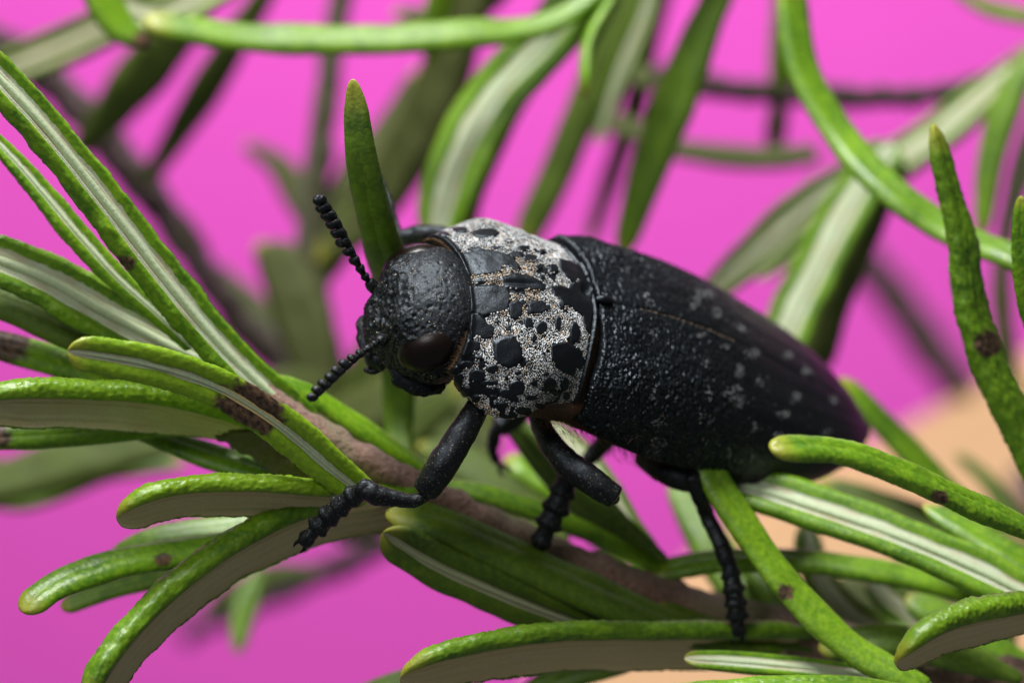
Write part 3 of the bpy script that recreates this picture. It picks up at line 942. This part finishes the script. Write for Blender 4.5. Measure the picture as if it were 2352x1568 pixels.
def spot_field(P):
    """smallest normalised distance to a black spot; the far half takes the mirror image of the near one"""
    loc = to_local(P)
    near = loc.copy()
    res = None
    for q in (near,):
        x, y = pix(bw(q))
        jit = 0.20 * fbm(q * 30, 2, 77)
        d = np.full(x.shape, 9.0)
        for cx, cy, rx, ry in SPOT:
            d = np.minimum(d, ((np.abs((x - cx) / rx)) ** 2.2 + (np.abs((y - cy) / ry)) ** 2.2) ** (1 / 2.2))
        for poly in PLP:
            inside = np.zeros(x.shape, bool)
            dist = np.full(x.shape, 1e9)
            for i in range(len(poly)):
                (x1, y1), (x2, y2) = poly[i - 1], poly[i]
                cr = ((y1 > y) != (y2 > y)) & (x < (x2 - x1) * (y - y1) / (y2 - y1 + 1e-9) + x1)
                inside ^= cr
                t = np.clip(((x - x1) * (x2 - x1) + (y - y1) * (y2 - y1)) / ((x2 - x1) ** 2 + (y2 - y1) ** 2), 0, 1)
                dist = np.minimum(dist, np.hypot(x - x1 - t * (x2 - x1), y - y1 - t * (y2 - y1)))
            d = np.minimum(d, 1 + np.where(inside, -dist, dist) / 16)
        res = d + jit * .6
    return res


nu, nv = 280, 420
s = np.linspace(0, 1, nu)
th = np.linspace(-.5, math.pi + .5, nv)
SS, TH = np.meshgrid(s, th, indexing='ij')
Vl = thorax_local(SS, TH)
Nl = grid_normals(Vl)
if Nl[nu // 2, nv // 2, 2] < 0:
    Nl = -Nl
dsp = spot_field(bw(Vl))
raised = 1 - smooth(.82, 1.12, dsp)
h = .0085 * raised + .0022 * fbm(Vl * 30, 3, 12) * (1 - .6 * raised) + .0035 * fbm(Vl * 9, 2, 13)
h = h - .010 * np.exp(-((TH - math.pi / 2) / .022) ** 2) * smooth(.45, .6, SS)              # midline furrow
h = h - .02 * np.exp(-((SS - .10) / .05) ** 2 - ((TH - 1.62) / .07) ** 2)                    # pit before the scutellum
h = h + .008 * np.exp(-((SS - .985) / .018) ** 2) + .010 * np.exp(-((SS - .02) / .02) ** 2)  # rims
h = h - .03 * np.clip(1 - SS / .012, 0, 1) ** 2 - .03 * np.clip(1 - (1 - SS) / .012, 0, 1) ** 2
Vd = Vl + Nl * h[..., None]
TW = bw(Vd)
thorax = mesh_obj('thorax_plate', TW.reshape(-1, 3), grid_faces(nu, nv), M['black'], beetle, BO)
for row, dx, nm in ((0, .05, 'rear_edge'), (nu - 1, -.05, 'front_edge')):
    ring = Vd[row]
    wall = np.stack([ring, ring * np.array([1, .93, .93]) + np.array([dx * .2, 0, -.004]), ring * np.array([1, .8, .8]) + np.array([dx, 0, -.02])])
    mesh_obj(nm, bw(wall).reshape(-1, 3), grid_faces(3, nv), M['membrane'], thorax, BO)

# --- white wax granules
ph = (1 + 5 ** .5) / 2
ICO = np.array([(-1, ph, 0), (1, ph, 0), (-1, -ph, 0), (1, -ph, 0), (0, -1, ph), (0, 1, ph), (0, -1, -ph), (0, 1, -ph), (ph, 0, -1), (ph, 0, 1), (-ph, 0, -1), (-ph, 0, 1)])
ICO /= np.linalg.norm(ICO[0])
ICF = np.array([(0, 11, 5), (0, 5, 1), (0, 1, 7), (0, 7, 10), (0, 10, 11), (1, 5, 9), (5, 11, 4), (11, 10, 2), (10, 7, 6), (7, 1, 8),
                (3, 9, 4), (3, 4, 2), (3, 2, 6), (3, 6, 8), (3, 8, 9), (4, 9, 5), (2, 4, 11), (6, 2, 10), (8, 6, 7), (9, 8, 1)])


def thin_out(P, r):
    cell, keep = {}, []
    K = np.floor(P / r).astype(int)
    r2 = r * r
    for i in range(len(P)):
        a, b, c = K[i]
        ok = True
        for dx in (-1, 0, 1):
            for dy in (-1, 0, 1):
                for dz in (-1, 0, 1):
                    for j in cell.get((a + dx, b + dy, c + dz), ()):
                        d = P[i] - P[j]
                        if d[0] * d[0] + d[1] * d[1] + d[2] * d[2] < r2:
                            ok = False
                            break
                    if not ok:
                        break
                if not ok:
                    break
            if not ok:
                break
        if ok:
            cell.setdefault((a, b, c), []).append(i)
            keep.append(i)
    return np.array(keep, int)


def granules(name, P, N, rad, cols, parent, flat=.62):
    n = len(P)
    a = np.cross(N, rng.normal(size=(n, 3)))
    a /= np.linalg.norm(a, axis=1, keepdims=True)
    b = np.cross(N, a)
    sx = rad * rng.uniform(.8, 1.25, n)
    sy = rad * rng.uniform(.8, 1.2, n)
    V = (P[:, None] + ICO[None, :, 0, None] * (a * sx[:, None])[:, None] + ICO[None, :, 1, None] * (b * sy[:, None])[:, None]
         + ICO[None, :, 2, None] * (N * (rad * flat)[:, None])[:, None])
    F = (ICF[None] + 12 * np.arange(n)[:, None, None]).reshape(-1, 3)
    o = mesh_obj(name, V.reshape(-1, 3), F, M['wax'], parent, BO, attr=np.repeat(cols, 12, 0))
    o['kind'] = 'stuff'
    return o


TN = Nl @ BR
cand = rng.integers(0, nu * nv, 130000)
iu, iv = cand // nv, cand % nv
fu, fv = rng.random(len(cand)), rng.random(len(cand))
iu2, iv2 = np.minimum(iu + 1, nu - 1), np.minimum(iv + 1, nv - 1)
P = TW[iu, iv] * ((1 - fu) * (1 - fv))[:, None] + TW[iu2, iv] * (fu * (1 - fv))[:, None] + TW[iu, iv2] * ((1 - fu) * fv)[:, None] + TW[iu2, iv2] * (fu * fv)[:, None]
N = TN[iu, iv]
sg, tg = s[iu], th[iv]
ok = (dsp[iu, iv] > 1.02) & (fbm(P * 24, 2, 93) > -.62 + .35 * (1 - smooth(.2, .75, tg))) & (sg > .07) & (sg < .955) & (tg > -.25) & (tg < math.pi + .25)
ok &= rng.random(len(P)) < np.where(sg < .14, .5, 1.0)
P, N, sg, tg = P[ok], N[ok], sg[ok], tg[ok]
k = thin_out(P, .0064)
P, N, sg, tg = P[k], N[k], sg[k], tg[k]
tone = rng.uniform(.42, 1.1, len(P)) * (0.75 + .3 * fbm(P * 6, 2, 91))
warm = ((rng.random(len(P)) < .12) | ((np.abs(tg - 1.55) < .3) & (sg > .5) & (rng.random(len(P)) < .6)) | (rng.random(len(P)) < .6 * (1 - smooth(-.1, .35, tg))))[:, None]
cols = np.where(warm, tone[:, None] * np.array([.86, .66, .46]), tone[:, None] * np.array([.93, .97, 1.0]))
granules('wax_granules', P + N * .0015, N, rng.uniform(.0028, .0054, len(P)) * (1 + .18 * fbm(P * 40, 2, 95)), cols, thorax, flat=.38)

FL = [(490, 930, 20, 35), (800, 915, 22, 42), (930, 920, 55, 45), (780, 745, 24, 32), (965, 800, 24, 42), (780, 1060, 42, 32), (1040, 1105, 24, 26),
      (1270, 945, 38, 28), (1200, 1035, 38, 22), (1180, 1150, 28, 18), (510, 1080, 26, 22), (525, 1190, 40, 36), (485, 1255, 40, 32), (905, 1245, 18, 32),
      (1030, 1270, 16, 20), (715, 420, 36, 34), (770, 375, 56, 26), (840, 480, 26, 26), (345, 240, 28, 20), (975, 560, 26, 20), (500, 580, 26, 24),
      (750, 600, 30, 14), (885, 660, 26, 18), (1075, 860, 20, 26), (1035, 700, 46, 28), (1230, 710, 30, 18), (1480, 950, 22, 22), (450, 380, 26, 18),
      (480, 425, 30, 22), (1440, 1130, 24, 16), (960, 960, 34, 40), (680, 820, 10, 14), (1330, 800, 26, 14), (580, 375, 16, 12), (240, 130, 20, 12)]
FLP = [(1293.6 + x * .42, 517.4 + y * .42, rx * .42, ry * .42) for x, y, rx, ry in FL]
allP, allN, allC, allR = [], [], [], []
for side in (1, -1):
    W, NN, SV, TH2 = elytra_grids[side]
    a, b = W.shape[:2]
    c = rng.integers(0, a * b, 260000)
    i, j = c // b, c % b
    P = W[i, j]
    N = NN[i, j]
    vis = (N @ VIEW) > .03
    x, y = pix(P)
    d = np.full(len(P), 9.0)
    for cx, cy, rx, ry in FLP:
        d = np.minimum(d, ((x - cx) / rx) ** 2 + ((y - cy) / ry) ** 2)
    lump = vnoise(P * 70, 50) > -.15
    acc = (rng.random(len(P)) < np.clip(1.35 - d, 0, 1) ** 1.5 * .55) & lump
    sut = (np.abs(TH2[i, j] - math.pi / 2) < .02) & (SV[i, j] > .12) & (SV[i, j] < .42) & (rng.random(len(P)) < .25) & (side == 1)
    low = (TH2[i, j] < .55) & (SV[i, j] < .62) & (SV[i, j] > .08) & (rng.random(len(P)) < .004 * (1 + 8 * (vnoise(P * 12, 9) > .0) * (TH2[i, j] < .30) * (SV[i, j] < .4)))
    dust = rng.random(len(P)) < .0009
    acc = (acc | sut | low | dust) & vis
    P, N, sut, low = P[acc], N[acc], sut[acc], low[acc]
    k = thin_out(P, .0048)
    P, N, sut, low = P[k], N[k], sut[k], low[k]
    t = rng.uniform(.10, .55, len(P))
    cc = np.where((sut | low)[:, None], t[:, None] * np.array([.9, .62, .42]), t[:, None] * np.array([.9, .95, 1.0]))
    granules('wax_flecks', P + N * .0004, N, rng.uniform(.0014, .0030, len(P)), cc,
             [ch for ch in beetle.children if ch.name.startswith('wing_case')][0 if side == 1 else 1], flat=.45)

# --- head
HC = np.array([.56, 0, -.19])
e1 = np.array([.53, 0, -.848])
e1 /= np.linalg.norm(e1)
e2 = np.array([0, 1.0, 0])
e3 = np.array([-e1[2], 0, e1[0]])
nu, nv = 240, 360
po = np.linspace(0.0005, math.pi - .0005, nu)
an = np.linspace(0, 2 * math.pi, nv, endpoint=False)
PO, AN = np.meshgrid(po, an, indexing='ij')
U_ = np.cos(PO)
V_2 = np.sin(PO) * np.cos(AN)
W_2 = np.sin(PO) * np.sin(AN)


def head_shape(u, v, w):
    mu = smooth(.15, 1, u)
    a = np.where(u > 0, .30, .26) * u
    lat = .315 * (1 - .22 * mu) * np.sign(v) * np.abs(v) ** .92
    nr = .235 * (1 - .12 * mu) * w
    nr = nr - .03 * np.exp(-((u - .55) / .22) ** 2 - (v / .3) ** 2) * (w > 0)           # hollow between the antennae
    nr = nr + .02 * np.exp(-((u - .3) / .16) ** 2 - ((np.abs(v) - .38) / .16) ** 2) * (w > 0)
    nr = nr - .04 * np.exp(-((u - .72) / .16) ** 2 - ((np.abs(v) - .6) / .2) ** 2)
    return HC + .97 * (a[..., None] * e1 + lat[..., None] * e2 + nr[..., None] * e3)


Vl = head_shape(U_, V_2, W_2)
Nl = grid_normals(Vl)
if Nl[nu // 2, nv // 4] @ e3 < 0:
    Nl = -Nl
fr = smooth(-.25, .5, U_)
dp = pits(Vl * np.array([30, 40, 30]), 3)
h = -.010 * (1 - smooth(.12, .36, dp)) * (.4 + .6 * fr) + .008 * (1 - 1.8 * np.abs(fbm(Vl * 26, 2, 14))) * smooth(-.1, .4, U_) + .003 * fbm(Vl * 12, 2, 16) + .0015 * fbm(Vl * 45, 2, 15)
dp2 = pits(Vl * np.array([52, 34, 52]), 23)
h = h - .0045 * (1 - smooth(.1, .4, dp2)) * (.5 + .5 * fr)
h = h * np.sin(PO) ** .3
HW = bw(Vl + Nl * h[..., None])
head = mesh_obj('head', HW.reshape(-1, 3), grid_faces(nu, nv, True), M['head'], beetle, BO)


def blob(name, centre, axes, mat, parent, nu=48, nv=64, bump_amp=0.0, pw=1.0):
    po = np.linspace(0.001, math.pi - .001, nu)
    an = np.linspace(0, 2 * math.pi, nv, endpoint=False)
    PO, AN = np.meshgrid(po, an, indexing='ij')
    d = np.stack([np.cos(PO), np.sin(PO) * np.cos(AN), np.sin(PO) * np.sin(AN)], -1)
    V = np.asarray(centre) + d @ np.asarray(axes)
    if bump_amp:
        V = V + (d @ (np.asarray(axes) / np.linalg.norm(axes, axis=1, keepdims=True))) * (fbm(V * 30, 3, 4) * bump_amp)[..., None]
    return mesh_obj(name, bw(V).reshape(-1, 3), grid_faces(nu, nv, True), mat, parent, BO)


for sgn in (1, -1):
    ax1 = np.array([.45, 0, -.89]) * .135
    out = np.array([.55, sgn * .80, .25])
    out /= np.linalg.norm(out)
    ax1 = ax1 - (ax1 @ out) * out
    ax3 = np.cross(out, ax1)
    ax3 = ax3 / np.linalg.norm(ax3) * .102
    blob('eye', np.array([.638, sgn * .212, -.168]), [out * .084, ax1, ax3 * .97], M['eye'], head, 60, 90)
# mouthparts
for sgn in (1, -1):
    tube('mandible', [bw((.62, sgn * .10, -.42)), bw((.655, sgn * .085, -.455)), bw((.67, sgn * .03, -.465))], [.05, .05, .03], M['leg'], head, BO, nu=24, nv=14, bump=.004)
    tube('palp', [bw((.63, sgn * .12, -.43)), bw((.655, sgn * .13, -.49)), bw((.68, sgn * .11, -.515))], [.014, .014, .009], M['leg'], head, BO, nu=16, nv=10)
blob('upper_lip', np.array([.70, 0, -.445]), [np.array([.028, 0, -.03]), np.array([0, .11, 0]), np.array([.025, 0, .02])], M['head'], head, 24, 40, .006)
blob('cheek', np.array([.53, .17, -.34]), [np.array([.14, 0, -.04]), np.array([0, .12, -.02]), np.array([.01, 0, .06])], M['head'], head, 40, 60, .010)
blob('cheek', np.array([.53, -.17, -.34]), [np.array([.14, 0, -.04]), np.array([0, .12, .02]), np.array([.01, 0, .06])], M['head'], head, 40, 60, .010)


hm = HW.reshape(-1, 3)
hn = (Nl @ BR).reshape(-1, 3)
depth_in = h.reshape(-1)
c = rng.integers(0, len(hm), 9000)
ok = (depth_in[c] < np.quantile(depth_in, .3)) & (vnoise(hm[c] * 14, 61) > -.05) & (rng.random(len(c)) < .55) & (U_.reshape(-1)[c] > -.55)
c = c[ok]
c = c[thin_out(hm[c], .006)]
t = rng.uniform(.2, .75, len(c))
granules('wax_dust', hm[c], hn[c], rng.uniform(.0012, .0034, len(c)), t[:, None] * np.array([.92, .78, .58]), head, flat=.6)


# --- antennae: bead-like saw-toothed joints
def antenna(pts, ds, w0, tooth, sizes):
    P = np.array([at(x, y, d) for (x, y), d in zip(pts, ds)])
    n = 11
    u = np.r_[0, np.cumsum(sizes)] / np.sum(sizes)
    c, _ = path(P, n + 1, u)
    root = None
    for i in range(n):
        a, b = c[i], c[i + 1]
        ax = b - a
        L = np.linalg.norm(ax)
        ax = ax / L
        td = np.array([tooth[0], -tooth[2], tooth[1]], float)
        td = td - (td @ ax) * ax
        td /= np.linalg.norm(td)
        r = w0[i] / PPC
        saw = 0.0 if i < 3 else min(1.0, (i - 2) / 3)
        q = [a - ax * L * .12, a + ax * L * .30 + td * r * .05 * saw, a + ax * L * .75 + td * r * .36 * saw, b + ax * L * .04 + td * r * .25 * saw]
        rr = [r * .52, r * .74, r * 1.02, r * .80] if i else [r * .7, r * 1.0, r * 1.0, r * .7]
        if i == n - 1:
            rr = [r * .5, r * .95, r * .8, r * .3]
        sh = (lambda t, a_, s_=saw: 1 + s_ * .75 * np.clip(np.cos(a_), 0, 1) ** 2 * np.clip(t * 1.25, 0, 1) ** 2 * (t < .97))
        o = tube('antenna' if root is None else 'antenna_joint', q, rr, M['leg'], head if root is None else root, BO, nu=22, nv=18,
                 flat_dir=td, flatten=1.05, cap=.2, shape=sh, bump=.0012, bump_scale=60)
        if root is None:
            root = o
    return root


SZ = [1.25, .75, .95, 1.0, 1.0, 1.0, .98, .95, .92, .9, .95]
# the joint chain belongs to the antenna; antennae are parts of the beetle
a1 = antenna([(866, 668), (842, 640), (812, 588), (786, 532), (757, 482), (731, 447)], [.2, .17, .12, .08, .04, .0], [14, 10, 10.5, 11.5, 12, 12.5, 13, 13, 13, 12.5, 12], (-.75, -.55, .2), SZ)
a2 = antenna([(886, 776), (862, 789), (830, 812), (795, 843), (757, 880), (712, 922)], [-.04, -.09, -.14, -.18, -.22, -.26], [13, 9, 9, 9.5, 10, 10.5, 10.5, 10.5, 10.5, 10, 9], (-.6, .75, .2), SZ)
for a in (a1, a2):
    a.parent = beetle


# --- legs
def leg(femur, tibia, tarsus, fw, tw, sw, name='leg', bead=.5):
    """each a list of (x, y, depth); widths in layout pixels"""
    def go(nm, pts, ws, par, **kw):
        return tube(nm, [at(*p) for p in pts], [w * .5 / PPC for w in ws], M['leg'], par, BO, **kw)
    fe = go(name, femur, fw, beetle, nu=70, nv=30, bump=.004, bump_scale=22, cap=.3)
    ti = go('tibia', tibia, tw, fe, nu=60, nv=22, bump=.004, bump_scale=30)
    # tarsus: five overlapping heart-shaped joints and a pair of claws
    P = np.array([at(*p) for p in tarsus])
    n = 5
    c, _ = path(P, n + 1, np.array([0, .22, .42, .61, .79, 1.0]))
    ta = None
    for i in range(n):
        a, b = c[i], c[i + 1]
        ax = b - a
        r = sw[i] * .5 / PPC
        o = tube('tarsus' if ta is None else 'tarsus_joint', [a - ax * .15, a + ax * .4, a + ax * .85, b + ax * .30],
                 [r * bead, r * (.5 + .5 * bead), r * 1.0, r * .78], M['leg'], fe if ta is None else fe, BO, nu=24, nv=20, cap=.5, bump=.003, bump_scale=45,
                 shape=lambda t, a_: 1 + .20 * np.abs(np.sin(a_)) ** 3 * np.exp(-((t - .72) / .16) ** 2))
        ta = ta or o
    ax = c[-1] - c[-2]
    ax /= np.linalg.norm(ax)
    sd = np.cross(ax, np.array([0, -1.0, 0]))
    for k in (-1, 1):
        p0 = c[-1] + sd * k * .008
        tube('claw', [p0, p0 + ax * .03 + sd * k * .014, p0 + ax * .055 + sd * k * .010], [.010, .008, .002], M['leg'], fe, BO, nu=14, nv=8)
    return fe


# left front, left middle, left hind
leg([(1125, 890, .16), (1088, 950, .06), (1040, 1030, .02), (1002, 1090, .02), (972, 1132, .05)],
    [(985, 1132, .04), (958, 1148, .02), (900, 1143, .0), (850, 1130, .0), (822, 1112, .02)],
    [(838, 1125, .02), (800, 1146, .06), (762, 1178, .10), (728, 1212, .13), (700, 1242, .15)],
    [48, 58, 70, 72, 60], [26, 30, 40, 50, 48], [46, 48, 50, 48, 36], bead=.82)
leg([(1230, 940, .42), (1255, 1000, .32), (1300, 1062, .24), (1360, 1105, .2), (1418, 1146, .2)],
    [(1412, 1146, .24), (1380, 1120, .45), (1340, 1085, .56), (1318, 1060, .60)],
    [(1322, 1056, .62), (1300, 1110, .60), (1282, 1155, .58), (1262, 1200, .58), (1240, 1248, .60)],
    [42, 52, 64, 66, 54], [28, 34, 42, 46], [50, 56, 60, 58, 46], bead=.85)
leg([(1470, 1045, .70), (1520, 1078, .62), (1570, 1100, .58), (1606, 1116, .58)],
    [(1584, 1084, .54), (1602, 1126, .56), (1625, 1185, .64), (1654, 1245, .60), (1674, 1300, .60)],
    [(1672, 1288, .60), (1682, 1332, .60), (1688, 1372, .60), (1693, 1412, .62), (1694, 1452, .64)],
    [44, 60, 60, 44], [50, 42, 36, 40, 44], [42, 46, 48, 48, 38], bead=.85)
# right front, right middle, right hind (mostly hidden)
leg([(1060, 560, .62), (1010, 538, .68), (960, 540, .70), (914, 550, .72)],
    [(926, 552, .72), (912, 528, .74), (898, 490, .78), (884, 445, .84)],
    [(886, 448, .84), (872, 420, .88), (856, 395, .92), (842, 372, .95), (830, 350, .98)],
    [44, 46, 46, 42], [24, 24, 28, 30], [26, 28, 28, 28, 20])
leg([(1240, 880, .9), (1210, 930, 1.0), (1170, 965, 1.05), (1140, 985, 1.05)],
    [(1146, 975, 1.06), (1136, 1000, 1.08), (1132, 1030, 1.1)],
    [(1134, 1010, 1.1), (1130, 1030, 1.12), (1135, 1050, 1.14), (1150, 1070, 1.16)],
    [40, 50, 56, 54], [34, 34, 26], [26, 26, 24, 22, 16])
leg([(1420, 960, .95), (1400, 1000, 1.05), (1370, 1035, 1.1), (1345, 1062, 1.1)],
    [(1350, 1058, 1.1), (1335, 1085, 1.12), (1330, 1130, 1.14)],
    [(1330, 1120, 1.14), (1325, 1150, 1.15), (1320, 1180, 1.16), (1318, 1210, 1.16)],
    [40, 46, 44, 36], [24, 26, 26], [24, 24, 24, 22, 16])


# --- golden hairs: fringe at the front of the thorax and felt on the underside
def hairs(name, roots, dirs, lens, rad, parent):
    n = len(roots)
    dirs = dirs / np.linalg.norm(dirs, axis=1, keepdims=True)
    a = np.cross(dirs, rng.normal(size=(n, 3)))
    a /= np.linalg.norm(a, axis=1, keepdims=True)
    b = np.cross(dirs, a)
    V, F = [], []
    for k in range(3):
        q = 2 * math.pi * k / 3
        V.append(roots + rad * (math.cos(q) * a + math.sin(q) * b))
    V.append(roots + dirs * lens[:, None])
    V = np.stack(V, 1).reshape(-1, 3)
    base = np.array([(0, 1, 3), (1, 2, 3), (2, 0, 3)])
    F = (base[None] + 4 * np.arange(n)[:, None, None]).reshape(-1, 3)
    o = mesh_obj(name, V, F, M['hair'], parent, BO)
    o['kind'] = 'stuff'


n = 420
tt = rng.uniform(.02, math.pi - .02, n)
root = thorax_local(np.full(n, .985), tt)
ctr = np.array([.56, 0, -.19])
dirs = np.array([.75, 0, -.35]) + .55 * (ctr - root) + rng.normal(0, .22, (n, 3))
hairs('hair_fringe', bw(root + np.array([0, 0, -.012])), dirs @ BR, rng.uniform(.018, .045, n), .0011, thorax)
n = 900
xx = rng.uniform(-.55, .12, n)
yy = rng.uniform(.36, .45, n)
zz = -.04 - .13 * rng.random(n)
hairs('hair_felt', bw(np.stack([xx, yy, zz], 1)), (np.array([-.9, .55, -.25]) + rng.normal(0, .3, (n, 3))) @ BR, rng.uniform(.03, .06, n), .0009,
      [ch for ch in beetle.children if ch.name.startswith('underside')][0])
print('leaves', leaf_count, 'tris', sum(len(o.data.polygons) for o in scene.objects if o.type == 'MESH') * 2)
